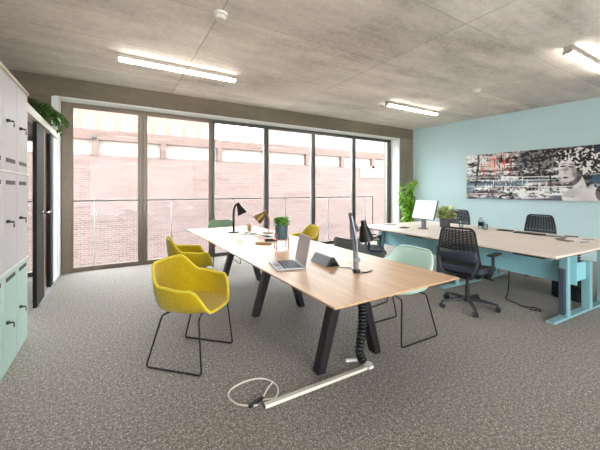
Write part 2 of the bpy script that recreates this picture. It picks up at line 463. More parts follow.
# ------------------------------------------------------------------ outside
r = thing('balcony_railing', 'thin grey metal railing with glass infill close outside the windows', 'railing', (0, 6.69, .0005))
pts = [(-3.1, 0, 1.21), (6.50, 0, 1.21), (6.50, 0, .0)]
MB().tube(fillet(pts, .04), .016, 8).build('handrail', 'rail_metal', r)
for k in range(8):
    x = -2.9+k*1.30
    MB().bx(x-.008, x+.008, -.015, .015, 0, 1.19).build('post', 'alu', r, smooth=0)
    if k < 7: MB().bx(x+.02, x+1.28, -.004, .004, .05, 1.12).build('glass_panel', 'rail_glass', r, smooth=0)
GZ = -5.0
struct(MB().bx(-40, 70, 6.9, 60, GZ-.2, GZ), 'street_ground', 'ext_ground', 'paved street far below the balcony', 'ground')
# brick building opposite
by = 13.0
t = thing('brick_building', 'pale red brick building across the street with a cream band under its parapet', 'building', (0, by, 0))
MB().bx(-18, 23.5, 0, 3, GZ, 2.62).build('brick_wall', 'brick', t, smooth=0)
MB().bx(-18, 23.5, .12, 3, 2.62, 3.16).build('cream_band', 'cream', t, smooth=0)
MB().bx(-18, 23.5, -.06, 3, 3.16, 3.52).build('parapet', 'brick_cap', t, smooth=0)
for k in range(13):
    x = -.56+(k-3)*2.2
    MB().bx(x-.10, x+.10, -.05, .2, 2.62, 3.16).build('brick_pier', 'brick_cap', t, smooth=0)
    if k == 3: MB().sphere((x-.02, -.12, 3.22), .07).build('vent_cap', 'black', t)
MB().bx(17.6, 18.0, -3, 0, GZ, 6).build('return_wall', 'brick', t, smooth=0)
MB().bx(11.7, 14.6, -.05, 0, 2.1, 2.75).build('render_panel', 'cream', t, smooth=0)
MB().bx(15.1, 17.2, -.05, 0, 2.0, 2.9).build('render_panel', 'cream', t, smooth=0)
def apartment(label, x0, x1, y, z1, mat, cols, zrows, ww=1.0, hh=1.25):
    t = thing('apartment_building', label, 'building', (0, y, 0))
    MB().bx(x0, x1, 0, 6, GZ, z1).build('facade', mat, t, smooth=0)
    for zc in zrows:
        for k in range(cols):
            x = x0+(k+.5)*(x1-x0)/cols
            f = MB(); e = .14
            f.bx(x-ww/2-e, x-ww/2, -.06, -.001, zc-hh/2-e, zc+hh/2+e); f.bx(x+ww/2, x+ww/2+e, -.06, -.001, zc-hh/2-e, zc+hh/2+e)
            f.bx(x-ww/2, x+ww/2, -.06, -.001, zc-hh/2-e, zc-hh/2); f.bx(x-ww/2, x+ww/2, -.06, -.001, zc+hh/2, zc+hh/2+e)
            w = f.build('window', 'ext_frame', t, smooth=0)
            MB().bx(x-ww/2, x+ww/2, -.03, -.002, zc-hh/2, zc+hh/2).build('pane', 'ext_pane', w, smooth=0)
    return t
apartment('peach apartment block rising behind the brick parapet with white framed windows', -16, 9.2, 34, 10.6, 'peach', 17, (7.45,), .62, .95)
apartment('pale grey apartment block rising behind the brick parapet near the column', 18.2, 60, 34, 10.8, 'pale_facade', 16, (8.1,), 1.3, 1.0)

# ------------------------------------------------------------------ lockers
LH = 2.31
def locker(y0, label):
    t = thing('locker', label, 'locker', (-.70, y0, 0), 0, 'row of three tier lockers')
    W = .38
    c = MB(); c.bx(-.50, -.022, .002, .020, 0, LH-.02); c.bx(-.50, -.022, W-.020, W-.002, 0, LH-.02); c.bx(-.50, -.485, .020, W-.020, 0, LH-.02)
    for z in (0, .765, 1.535, LH-.045): c.bx(-.485, -.022, .020, W-.020, z, z+.022)
    c.build('carcass', 'locker_grey', t, smooth=0)
    MB().bx(-.50, .012, .001, W-.001, LH-.02, LH+.005).build('top_trim', 'locker_trim', t, bevel=.003, smooth=0)
    for k in range(3):
        z0, z1 = .012+k*.772, .762+k*.772
        d = MB().bx(-.021, 0, .005, W-.005, z0, z1).build('door', 'locker_mint' if k == 0 else 'locker_grey', t, bevel=.003, smooth=0)
        zl = (z0+z1)/2
        l = MB(); l.cyl((.0005, .085, zl), (.016, .085, zl), .013); l.cyl((.016, .085, zl), (.024, .085, zl), .009)
        l.build('lock', 'black', d)
        kk = MB(); kk.box((.034, .085, zl-.004), (.02, .004, .012)); kk.tube([(.040, .085, zl), (.041, .092, zl-.004), (.041, .098, zl-.012), (.041, .10, zl-.024)], .003, 6); kk.sphere((.041, .10, zl-.034), .012, (.35,1,1.2), 10)
        kk.build('key', 'black', d)
        if k > 0: zs = [z1-.075] if k == 1 else [z0+.075]
        else: zs = [z1-.05]
        for z in zs: MB().bx(.0003, .003, .07, W-.06, z-.016, z+.016).build('finger_slot', 'black', d, bevel=.001, smooth=0)
        # thin bright strip between the tiers
        if k < 2: MB().bx(-.02, .004, .003, W-.003, z1+.002, z1+.02).build('shelf_edge', 'white_plastic', t, smooth=0)
    return t
L0 = locker(3.47, 'three tier locker unit beside the glazed partition')
dup(L0, (-.70, 3.09, 0), 0, 'three tier locker unit second from the glazed partition')
dup(L0, (-.70, 2.71, 0), 0, 'three tier locker unit third from the glazed partition')
dup(L0, (-.70, 2.33, 0), 0, 'three tier locker unit fourth from the glazed partition')

# glazed partition with door
PX = -.80
t = thing('glazed_partition', 'glazed partition with dark door and pale top rail between lockers and windows', 'partition', (PX, 3.87, 0))
Ly = FY-.03-3.87
MB().bx(-.05, .05, 0, Ly, 2.20, 2.29).build('top_rail', 'alu_light', t, bevel=.003, smooth=0)
MB().bx(-.04, .05, .95, Ly, 0, .018).build('threshold', 'alu', t, smooth=0)
MB().bx(-.03, .03, 0, .04, 0, 2.199).build('post', 'alu_light', t, smooth=0)
MB().bx(-.03, .03, 1.74, 1.92, .019, 2.199).build('post', 'dark_void', t, smooth=0)
MB().bx(-.03, .03, 2.0, Ly, .019, 2.199).build('post', 'white_paint', t, smooth=0)
MB().bx(-.006, .006, .041, .77, .03, 2.199).build('glass_panel', 'glass', t, smooth=0)
MB().bx(-.006, .006, 1.27, 1.739, .019, 2.199).build('glass_panel', 'tinted', t, smooth=0)
d = MB().bx(-.005, .035, .79, 1.20, .03, 2.19).build('door_leaf', 'dark_void', t, bevel=.003, smooth=0)
MB().bx(-.006, .038, 1.201, 1.26, .03, 2.19).build('door_edge', 'brown_edge', t, smooth=0)
h = MB(); h.cyl((.036, 1.06, 1.12), (.052, 1.06, 1.12), .036); h.cyl((.052, 1.06, 1.12), (.09, 1.06, 1.12), .015); h.tube(fillet([(.09, 1.06, 1.12), (.10, 1.06, 1.12), (.10, 1.25, 1.12)], .01), .014, 10)
h.build('lever_handle', 'chrome', d)

# hanging fern on the partition
def frond(mb, p, az, L, rise, leaflet, n=12):
    p = Vector(p); prev = p
    for i in range(1, n+1):
        t_ = i/n
        q = p + Vector((math.cos(az), math.sin(az), 0))*L*t_*(1-.15*t_) + Vector((0, 0, rise*t_ - 1.15*rise*t_*t_*1.1))
        if q.x < .30: q.z = max(q.z, .075)
        d_ = (q-prev)
        for sgn in (-1, 1):
            sd = Vector((-math.sin(az), math.cos(az), 0))*sgn
            mb.leaf(q, (d_.normalized()*.6+sd).normalized(), leaflet*(1.15-t_*.6)*(.8+.4*random.random()), leaflet*.24, .35, .2, 3)
        prev = q
def fern_plant(name, label, loc, pot_mat, pot_r, pot_h, nf, L, rise, leaflet, mat):
    t = thing(name, label, 'plant', loc)
    MB().lathe([(0, 0), (pot_r*.75, 0), (pot_r, pot_h), (pot_r*.9, pot_h), (pot_r*.85, pot_h-.02), (0, pot_h-.02)]).build('pot', pot_mat, t)
    MB().lathe([(pot_r*.84, pot_h-.022), (pot_r*.5, pot_h-.012), (0, pot_h-.008)]).build('soil', 'soil', t)
    f = MB()
    for k in range(nf):
        az = 2*PI*k/nf + random.uniform(-.25, .25); s_ = random.uniform(.65, 1.1)
        frond(f, (math.cos(az)*pot_r*.3, math.sin(az)*pot_r*.3, pot_h-.02), az, L*s_, rise*random.uniform(.6, 1.25), leaflet)
    f.build('foliage', mat, t, smooth=60)
    return t
fern_plant('potted_fern', 'bushy green fern standing on top of the glazed partition', (-.99, 5.45, 2.2905), 'pot_clay', .10, .17, 34, .52, .62, .13, 'leaf_fern')

# ------------------------------------------------------------------ ceiling fittings
def batten(x0, y, label, L=1.6):
    t = thing('ceiling_light', label, 'light', (x0, y, CZ), 0, 'strip lights on the concrete ceiling')
    MB().bx(0, L, -.042, .042, -.055, -.0005).build('housing', 'batten_metal', t, bevel=.004, smooth=0)
    MB().prism([(-.036,-.0555),(.036,-.0555),(.034,-.088),(-.034,-.088)], 'X', .012, L-.012).build('diffuser', 'batten_on', t, smooth=0)
    for x in (0, L): MB().bx(x-.008 if x else 0, x if x else .01, -.05, .05, -.098, -.056).build('end_cap', 'batten_metal', t, bevel=.002, smooth=0)
    return t
b0 = batten(.05, 4.74, 'lit strip light on the concrete ceiling above the mustard chairs')
dup(b0, (4.74, 4.48, CZ), 0, 'lit strip light on the concrete ceiling above the monitor desk, before the corner')
dup(b0, (4.86, 1.60, CZ), 0, 'lit strip light on the concrete ceiling above the near end of the standing desks')
dup(b0, (.04, 1.52, CZ), 0, 'lit strip light on the concrete ceiling overhead of the near floor')
def detector(loc, label):
    t = thing('smoke_detector', label, 'smoke detector', loc, 0, 'smoke detectors')
    MB().lathe([(0, -.0005), (.075, -.0005), (.078, -.02), (.06, -.03), (0, -.03)]).build('base', 'detector', t)
    MB().lathe([(.05, -.0305), (.055, -.045), (.045, -.062), (0, -.066)]).build('sensor_head', 'detector', t)
    return t
d0 = detector((.93, 3.13, CZ), 'white smoke detector on the ceiling in front of the strip light above the mustard chairs')
dup(d0, (5.6, 3.13, CZ), 0, 'white smoke detector on the ceiling in front of the teal wall')

# ------------------------------------------------------------------ painting on the teal wall (abstract collage print)
PW, PH = 2.72, 1.10
s0 = 1.58
ang = math.atan2(WD.y, WD.x)
pc = wallp(s0, .004, 1.18)
t = thing('wall_painting', 'long abstract black, white and red collage picture with a pale figure on the teal wall', 'picture', pc, ang)
# local x runs along the wall away from the corner; local -y is the room side
def art_mesh():
    nx, nz = 340, 138
    rng = np.random.default_rng(5)
    u = (np.arange(nx)+.5)/nx*PW; v = (np.arange(nz)+.5)/nz*PH
    U, V = np.meshgrid(u, v)
    def vnoise(fx, fz, seed):
        r_ = np.random.default_rng(seed); gx, gz = int(PW*fx)+5, int(PH*fz)+5
        g = r_.random((gz, gx)); X_, Z_ = np.maximum(U, 0)*fx, V*fz
        i, j = X_.astype(int), Z_.astype(int); a_, b_ = X_-i, Z_-j
        a_ = a_*a_*(3-2*a_); b_ = b_*b_*(3-2*b_)
        return (g[j,i]*(1-a_)+g[j,i+1]*a_)*(1-b_)+(g[j+1,i]*(1-a_)+g[j+1,i+1]*a_)*b_
    streak = .5*vnoise(2.2, 16, 1)+.3*vnoise(5, 34, 2)+.2*vnoise(16, 40, 3)
    fine = vnoise(30, 34, 4); blot = .6*vnoise(7, 16, 6)+.4*vnoise(18, 34, 7)
    wgt = .55 + .30*np.clip((U-.9)/.7, 0, 1)*np.clip((V-.45)/.4, 0, 1) - .16*np.clip((.9-U)/.9, 0, 1)*np.clip((V-.55)/.3, 0, 1)
    val = np.clip((streak*.75+blot*.25-wgt)*5+.55, 0, 1)
    hard = np.clip((streak*.5+fine*.5-.5)*9+.5, 0, 1)
    val = np.clip(.62*val+.38*hard, 0, 1); val = np.clip((val-.5)*1.5+.46, 0, 1)
    white = np.array([.86,.85,.84]); black = np.array([.035,.03,.035]); slate = np.array([.16,.24,.31]); wine = np.array([.20,.10,.12]); red = np.array([.72,.16,.12]); pink = np.array([.85,.68,.64])
    C = black[None,None]*(1-val[...,None])+white[None,None]*val[...,None]
    def blend(mask, colr): 
        nonlocal C
        C = C*(1-mask[...,None])+np.array(colr)[None,None]*mask[...,None]
    # slate-blue and wine layers in the lower half
    lo = np.clip((.62-V)/.12, 0, 1)
    blend(lo*np.clip((vnoise(2, 12, 8)-.44)*6, 0, 1)*.8, slate)
    blend(lo*np.clip((vnoise(3, 8, 9)-.66)*6, 0, 1)*.55, wine)
    # pale lines
    for zc in (.12, .30, .45, .52): blend((np.abs(V-zc-.012*np.sin(U*3))<.008).astype(float)*np.clip(vnoise(3,3,int(zc*100))*3-.8,0,1), white)
    # scratched red marks on a pale patch
    patch = np.clip((U-.30)/.15, 0, 1)*np.clip((1.2-U)/.25, 0, 1)*np.clip((V-.55)/.12, 0, 1)
    blend(patch*np.clip((vnoise(9,12,11)-.38)*4,0,1)*.8, pink)
    for k in range(46):
        x0_, z0_ = rng.uniform(.36, 1.08), rng.uniform(.62, 1.04); an = rng.choice([PI/2, PI/2, PI/3, 2*PI/3, 0]); ln = rng.uniform(.04, .15)
        dx, dz = U-x0_, V-z0_; al = dx*math.cos(an)+dz*math.sin(an); pr = np.abs(-dx*math.sin(an)+dz*math.cos(an))
        blend(((np.abs(al)<ln)&(pr<.0055)).astype(float), red if k % 3 else black)
    blend(((np.abs(U-.29+.12*(.9-V)*(V<.9))<.022)&(V>.3)).astype(float)*.85, black)
    # upright scratchy strokes, middle bottom
    for k in range(40):
        x0_, z0_ = rng.uniform(.1, 1.75), rng.uniform(.14, .55); ln = rng.uniform(.03, .09)
        blend(((np.abs(U-x0_)<.006)&(np.abs(V-z0_)<ln)).astype(float), white if k % 2 else black)
    # pale figure: curly hair, turned face, neck and shoulder
    U = U-.11
    ell = lambda cx, cz, rx, rz, rot=0: np.clip((1-(((U-cx)*math.cos(rot)+(V-cz)*math.sin(rot))**2/rx**2+(-(U-cx)*math.sin(rot)+(V-cz)*math.cos(rot))**2/rz**2))*9, 0, 1)
    curls = np.clip((.6*vnoise(40, 38, 21)+.4*vnoise(18, 18, 22)-.52)*10, 0, 1)
    hair = np.maximum(ell(2.16, .80, .36, .29), ell(1.88, .90, .20, .18))
    blend(hair, black); blend(hair*curls, np.array([.80,.79,.76]))
    blend(((U>2.47)|((U>2.3)&(V>.95))).astype(float)*.9, [.03,.05,.09])
    blend(((U>2.28)&(V<.50)&(V>.36)).astype(float)*.8, [.07,.16,.26])
    skin = np.array([.78,.76,.74])
    face = np.maximum(ell(1.90, .62, .145, .25, .18), ell(1.83, .50, .09, .11))
    neck = np.maximum(ell(2.08, .35, .10, .26, .25), ell(2.12, .07, .32, .20))
    skin2 = skin[None,None]*(.72+.42*vnoise(6, 6, 31)*1.0)[...,None]
    C = C*(1-neck[...,None])+skin2*neck[...,None]; blend(ell(2.03, .46, .08, .18, -.5), [.12,.10,.11])
    C = C*(1-face[...,None])+skin2*face[...,None]
    blend(np.clip((vnoise(9, 11, 33)-.62)*7, 0, 1)*np.maximum(face, neck)*.7, [.25,.23,.24])
    blend(ell(1.83, .71, .05, .016, .1), black); blend(ell(1.96, .69, .05, .016, -.1), black)
    blend(ell(1.84, .76, .055, .009, .2), black); blend(ell(1.97, .745, .055, .009, -.15), black)
    blend(ell(1.87, .58, .018, .035, .3)*.5, [.3,.28,.28]); blend(ell(1.87, .475, .045, .02, 0), [.16,.07,.08])
    blend(ell(2.01, .58, .035, .16, .2)*.6, [.3,.28,.28])
    blend(ell(1.90, .88, .10, .08, -.2)*(1-curls), black)
    blend(ell(2.42, .16, .10, .16)*.8, [.09,.05,.06])
    me = bpy.data.meshes.new('printed_picture')
    vs = [(i/nx*PW, -.0405, j/nz*PH) for j in range(nz+1) for i in range(nx+1)]
    fs = [(j*(nx+1)+i, j*(nx+1)+i+1, (j+1)*(nx+1)+i+1, (j+1)*(nx+1)+i) for j in range(nz) for i in range(nx)]
    me.from_pydata(vs, [], fs)
    ca = me.color_attributes.new('print', 'FLOAT_COLOR', 'CORNER')
    C = np.clip(C, 0, 1)**1.2
    cc = np.concatenate([C.reshape(-1, 3), np.ones((nx*nz, 1))], 1)
    ca.data.foreach_set('color', np.repeat(cc, 4, axis=0).astype(np.float32).ravel())
    m, nt, out = new_mat('collage_print')
    at = N(nt, 'ShaderNodeAttribute', attribute_name='print')
    principled(nt, out, at.outputs['Color'], .45, 0, .4)
    me.materials.append(m)
    o = bpy.data.objects.new('printed_picture', me); COL.objects.link(o); return o
ap = art_mesh(); ap.parent = t
MB().bx(0, PW, -.040, 0, 0, PH).build('canvas_box', 'print_dark', t, smooth=0)

# ------------------------------------------------------------------ sled chairs
def shell_rows(grow=0.):
    nth, ns = 48, 12; rows = []
    def sm(a, b, x): x = max(0, min(1, (x-a)/(b-a))); return x*x*(3-2*x)
    for j in range(ns+1):
        s_ = j/ns; row = []
        for k in range(nth):
            ph = -PI + 2*PI*k/nth            # 0 = back, +-pi = front
            a_ = abs(ph)*180/PI
            h = .80 - .15*sm(34, 70, a_) - .02*sm(75, 110, a_) - .195*sm(120, 152, a_)
            # superellipse plan
            cx, cy = math.sin(ph), -math.cos(ph)
            e = 2.7; R = (abs(cx/.29)**e + abs(cy/(.27 if cy > 0 else .255))**e)**(-1/e)
            if s_ < .62:
                q = s_/.62; rr = R*.80*q; z = .455 - .018*(1-q*q) + .0*q
                if cy > 0: z -= .012*q*q*max(0, cy)
            else:
                q = (s_-.62)/.38; rr = R*(.80+.20*math.sin(q*PI/2)**.9)
                z0 = .455 - .012*max(0, cy)
                z = z0 + (h-z0)*(q**1.35)
                rr *= 1 + .10*max(0, (h-.5))*q*q      # walls flare outwards
            row.append(Vector((rr*cx, rr*cy, z)))
        rows.append(row)
    return rows
def sled_chair(label, mat, loc, rotz, group=None):
    t = thing('sled_armchair', label, 'chair', loc, rotz, group)
    rows = shell_rows(); mb = MB()
    R = [[mb.bm.verts.new(p) for p in row] for row in rows[1:]]
    c = mb.bm.verts.new((0, 0, rows[0][0].z)); n = len(R[0])
    for k in range(n): mb.bm.faces.new((c, R[0][k], R[0][(k+1) % n]))
    for A, B in zip(R, R[1:]):
        for k in range(n): mb.bm.faces.new((A[k], A[(k+1) % n], B[(k+1) % n], B[k]))
    mb.build('shell_seat', mat, t, solid=.022, subsurf=1, smooth=180)
    rim = MB().tube([p+Vector((0,0,.002)) for p in rows[-1]], .0118, 8, closed=True); rim.build('rim_piping', 'yellow_rim_highlight' if mat == 'yellow' else mat, t)
    for sx in (-1, 1):
        P = [(sx*.12, .17, .415), (sx*.225, .205, .415), (sx*.255, .245, .008), (sx*.255, -.245, .008), (sx*.225, -.12, .415), (sx*.12, -.10, .415)]
        MB().tube(fillet(P, .028), .0068, 8).build('leg', 'black_metal', t)
    MB().tube([(-.12, .17, .415), (.12, .17, .415)], .0068, 8).build('crossbar', 'black_metal', t)
    MB().tube([(-.12, -.10, .415), (.12, -.10, .415)], .0068, 8).build('crossbar', 'black_metal', t)
    MB().bx(-.11, .11, -.13, .2, .42, .428).build('mounting_plate', 'black_metal', t, smooth=0)
    return t
def face(dx, dy): return math.atan2(dy, dx) - PI/2     # rotz so that local +y looks along (dx, dy)
GRP = 'sled base armchairs around the oak table'
c1 = sled_chair('mustard yellow armchair on black sled legs, turned out on the open carpet', 'yellow', (.572, 2.725, 0), face(.70, -.71), GRP)
dup(c1, (.83, 4.13, 0), face(1, -.06), 'mustard yellow armchair pulled up to the table side, behind the turned-out one', GRP)
dup(c1, (2.62, 4.33, 0), face(-1, .15), 'mustard yellow armchair across the table, showing above the laptop', GRP)
g1 = sled_chair('sage green armchair at the far end of the oak table', 'sage_shell', (1.80, 5.82, 0), face(-.05, -1), GRP)
m1 = sled_chair('mint green armchair under the near corner of the oak table', 'mint_shell', (2.42, 2.13, 0), face(-1, .02), GRP)
sled_chair('dark grey armchair with its back to the oak table, beyond the desk lamp', 'grey_shell', (2.66, 2.98, 0), face(1, .12), GRP)

# ------------------------------------------------------------------ oak table
TX0, TX1, TY0, TY1, TZ = 1.06, 2.235, 1.385, 5.42, .74
t = thing('oak_table', 'long oak topped table on dark splayed legs in the middle of the room', 'table', ((TX0+TX1)/2, (TY0+TY1)/2, 0))
cx, cy = (TX0+TX1)/2, (TY0+TY1)/2
hx, hy = (TX1-TX0)/2, (TY1-TY0)/2
MB().bx(-hx, hx, -hy, hy, TZ-.012, TZ).build('tabletop', 'oak', t, bevel=.002, smooth=0)
o = MB()
o.grid([[(-hx+.002, -hy+.002, TZ-.0125), (hx-.002, -hy+.002, TZ-.0125), (hx-.002, hy-.002, TZ-.0125), (-hx+.002, hy-.002, TZ-.0125)],
        [(-hx+.06, -hy+.06, TZ-.03), (hx-.06, -hy+.06, TZ-.03), (hx-.06, hy-.06, TZ-.03), (-hx+.06, hy-.06, TZ-.03)]], closed=True)
o.bm.faces.new(o.bm.verts[:4]); o.bm.verts.ensure_lookup_table(); o.bm.faces.new([o.bm.verts[i] for i in (7,6,5,4)])
o.build('edge_chamfer', 'table_leg', t, smooth=0)
MB().bx(-.07, .0, -1.62, 1.42, TZ-.10, TZ-.031).build('under_rail', 'table_leg', t, smooth=0)
for yy in (1.97, 3.21, 4.45):
    y_ = yy-cy
    MB().bx(-.26, .26, y_-.04, y_+.04, TZ-.075, TZ-.031).build('crossbar', 'table_leg', t, bevel=.003, smooth=0)
    for sx in (-1, 1):
        l = MB()
        def sec(xc, z, w, dd): return [(xc-w, y_-dd, z), (xc+w, y_-dd, z), (xc+w, y_+dd, z), (xc-w, y_+dd, z)]
        l.grid([sec(sx*.295, 0, .034, .042), sec(sx*.10, TZ-.076, .045, .042)], closed=True)
        l.bm.verts.ensure_lookup_table(); l.bm.faces.new([l.bm.verts[i] for i in (3,2,1,0)]); l.bm.faces.new([l.bm.verts[i] for i in (4,5,6,7)])
        l.build('leg', 'table_leg', t, bevel=.004, smooth=0)

# things on the oak table ------------------------------------------------------
Rv = Vector((.857, -.515, 0))     # direction that reads as sideways from the doorway side of the room
# laptop: local x from front edge to hinge, local y along the hinge
t = thing('laptop', 'open grey laptop on the oak table', 'laptop', (1.285, 2.365, TZ+.0005), math.radians(-14))
MB().bx(-.125, .125, -.155, .155, 0, .016).build('base', 'laptop', t, bevel=.004, smooth=0)
k_ = MB()
for i in range(5):
    for j in range(12): k_.bx(-.055+i*.031, -.030+i*.031, -.138+j*.0232, -.118+j*.0232, .0162, .0185)
k_.build('keyboard', 'keys', t, smooth=0)['kind'] = 'stuff'
MB().bx(-.115, -.068, -.05, .05, .0161, .0168).build('trackpad', 'stand_grey', t, smooth=0)
sc_ = MB().bx(-.004, .004, -.155, .155, 0, .25).build('screen', 'laptop', t, bevel=.003, smooth=0, loc=(.122, 0, .018)); sc_.rotation_euler = (0, math.radians(11), 0)
MB().bx(-.0052, -.0042, -.147, .147, .012, .242).build('display', 'screen', sc_, smooth=0)
# power box
t = thing('power_box', 'slate grey wedge shaped power box on the oak table beside the laptop', 'power outlet', (1.63, 2.29, TZ+.0005), math.radians(-4))
MB().prism([(-.065, 0), (.065, 0), (.012, .075), (-.012, .075)], 'Y', -.135, .14).build('body', 'power_grey', t, bevel=.004, smooth=0)
MB().prism([(-.066, 0), (.066, 0), (.013, .077), (-.013, .077)], 'Y', -.150, -.136).build('end_cap', 'black', t, bevel=.002, smooth=0)
MB().cyl((0, -.151, .02), (0, -.175, .02), .012).build('plug', 'black', t)
tag(MB().tube(smoothpath([(1.625, 2.105, .762), (1.64, 2.06, .748), (1.70, 2.02, .746), (1.68, 1.96, .746), (1.65, 1.925, .746)]), .0035, 6).build('power_cable', 'cable_black'),
    'short black cable from the power box to the grey-armed desk lamp', 'cable')

def cone_shade(mb, apex, rim, r0, r1, seg=24):
    """open hollow lampshade between two points"""
    apex, rim = Vector(apex), Vector(rim); d = (rim-apex); q = d.to_track_quat('Z', 'Y'); L = d.length
    prof = [(0, 0), (r0*.8, .0), (r0, .01), (r0*1.05, L*.22), (r1*.72, L*.55), (r1, L), (r1*.965, L), (r1*.69, L*.56), (r0*.98, L*.25), (0, L*.2)]
    mb2 = MB().lathe(prof, seg=seg)
    bmesh.ops.transform(mb2.bm, matrix=Matrix.Translation(apex) @ q.to_matrix().to_4x4(), verts=mb2.bm.verts[:])
    me = bpy.data.meshes.new('tmp'); mb2.bm.to_mesh(me); mb2.bm.free(); mb.bm.from_mesh(me); bpy.data.meshes.remove(me)
    return mb
# near lamp
R3 = lambda s_, z: tuple(Rv*s_) [:2] + (z,)
t = thing('desk_lamp', 'dark desk lamp with grey double arm beside the slate power box', 'lamp', (1.66, 1.885, TZ+.0005), 0, 'desk lamps on the oak table')
MB().cyl((0,0,0), (0,0,.028), .03, .028, 20).build('base', 'black', t, bevel=.003)
for k in (-1, 1):
    dl = Rv.cross(Vector((0,0,1)))*.012*k
    MB().tube([dl+Vector(R3(-.004, .02))+Rv*.009*k, dl+Vector(R3(-.012, .25))+Rv*.009*k, dl+Vector(R3(-.05, .46))+Rv*.004*k], .0095, 8).build('lower_arm', 'lamp_grey', t)
MB().box((0, 0, .105), (.05, .05, .03), Matrix.Rotation(-.54, 3, 'Z')).build('spring_bracket', 'lamp_grey', t, bevel=.004)
MB().cyl(Vector(R3(-.05, .465))+Vector((-.012,-.02,0)), Vector(R3(-.05, .465))+Vector((.012,.02,0)), .014).build('joint', 'black', t)
MB().tube([R3(-.05, .465), R3(.012, .33), R3(.035, .36), R3(.058, .398)], [.011,.012,.012,.012], 8).build('upper_arm', 'lamp_dark', t)
cone_shade(MB(), R3(.052, .418), R3(.078, .255), .022, .062).build('shade', 'lamp_dark', t)
tag(MB().tube(smoothpath([(1.69, 1.87, .7455), (1.72, 1.84, .7455), (1.76, 1.85, .7455), (1.80, 1.86, .7455)]), .0045, 6).build('lamp_cable', 'cable_black'), 'black cable lying at the foot of the grey-armed desk lamp', 'cable')
# far dark lamp
t = thing('desk_lamp', 'slim dark brown desk lamp at the far end of the oak table', 'lamp', (1.60, 4.66, TZ+.0005), 0, 'desk lamps on the oak table')
MB().cyl((0,0,0), (0,0,.016), .085, .08, 28).build('base', 'lamp_dark', t, bevel=.003)
MB().tube(smoothpath([R3(0, .012), R3(-.004, .2), R3(.0, .34), R3(.03, .425), R3(.075, .45)]), .017, 10).build('stem', 'lamp_dark', t)
cone_shade(MB(), R3(.062, .448), R3(.138, .288), .03, .078).build('shade', 'lamp_dark', t)
MB().cyl(R3(.05, .44), R3(.085, .462), .02).build('joint', 'lamp_dark', t)
# gold lamp
t = thing('desk_lamp', 'mustard gold desk lamp behind the potted plant on the oak table', 'lamp', (2.03, 4.32, TZ+.0005), 0, 'desk lamps on the oak table')
MB().cyl((0,0,0), (0,0,.016), .08, .076, 28).build('base', 'gold', t, bevel=.003)
MB().tube(smoothpath([R3(0, .012), R3(.015, .12), R3(.014, .2), R3(-.01, .27), R3(-.05, .31)]), .009, 10).build('stem', 'copper', t)
cone_shade(MB(), R3(-.050, .315), R3(-.175, .205), .036, .088).build('shade', 'gold', t)
MB().cyl(R3(-.085, .30), R3(-.03, .345), .03, .022).build('joint', 'gold', t)
# plant on copper stand
t = thing('plant_stand', 'copper wire stand holding the blue-grey pot on the oak table', 'plant stand', (1.63, 3.12, TZ+.0005), .5)
rad = .088
ringp = [(rad*math.cos(2*PI*k/32), rad*math.sin(2*PI*k/32), .105) for k in range(32)]
MB().tube(ringp, .006, 8, closed=True).build('ring', 'copper', t)
MB().cyl((0,0,.1), (0,0,.106), rad).build('tray', 'copper', t)
for k in range(4):
    a_ = 2*PI*k/4; MB().tube([(rad*math.cos(a_), rad*math.sin(a_), .175), (rad*1.06*math.cos(a_), rad*1.06*math.sin(a_), 0)], .006, 8).build('leg', 'copper', t)
def small_plant(name, label, loc, pr, ph, potmat, leafmat, n, L, w, up, extra=None):
    t = thing(name, label, 'plant', loc)
    MB().lathe([(0, 0), (pr*.86, 0), (pr*.92, .01), (pr, ph), (pr*.92, ph), (pr*.88, ph-.015), (0, ph-.015)]).build('pot', potmat, t)
    MB().lathe([(pr*.87, ph-.0145), (pr*.5, ph-.009), (0, ph-.006)]).build('soil', 'soil', t)
    f = MB()
    for k in range(n):
        az = random.uniform(0, 2*PI); e = random.uniform(*up); r0 = pr*.7*math.sqrt(random.random())
        hz = random.uniform(0, L*.75)
        p = Vector((math.cos(az)*r0*(1+hz/L*.8), math.sin(az)*r0*(1+hz/L*.8), ph-.01+hz))
        f.leaf(p, (math.cos(az)*math.cos(e), math.sin(az)*math.cos(e), math.sin(e)), L*random.uniform(.55, 1), w*random.uniform(.7, 1.1), .35, .2, 4)
    f.build('foliage', leafmat, t, smooth=60)
    if extra: extra(t)
    return t
def stems_t(t):
    s_ = MB()
    for k in range(6):
        a_ = k*1.05; s_.tube([(.01*math.cos(a_), .01*math.sin(a_), .14), (.05*math.cos(a_), .05*math.sin(a_), .23)], .0025, 5)
    s_.build('stem', 'stem', t)
small_plant('potted_plant', 'leafy green plant in a blue-grey pot on the copper stand', (1.63, 3.12, TZ+.108), .072, .155, 'pot_blue', 'leaf_deep', 130, .095, .055, (.2, 1.4), stems_t)
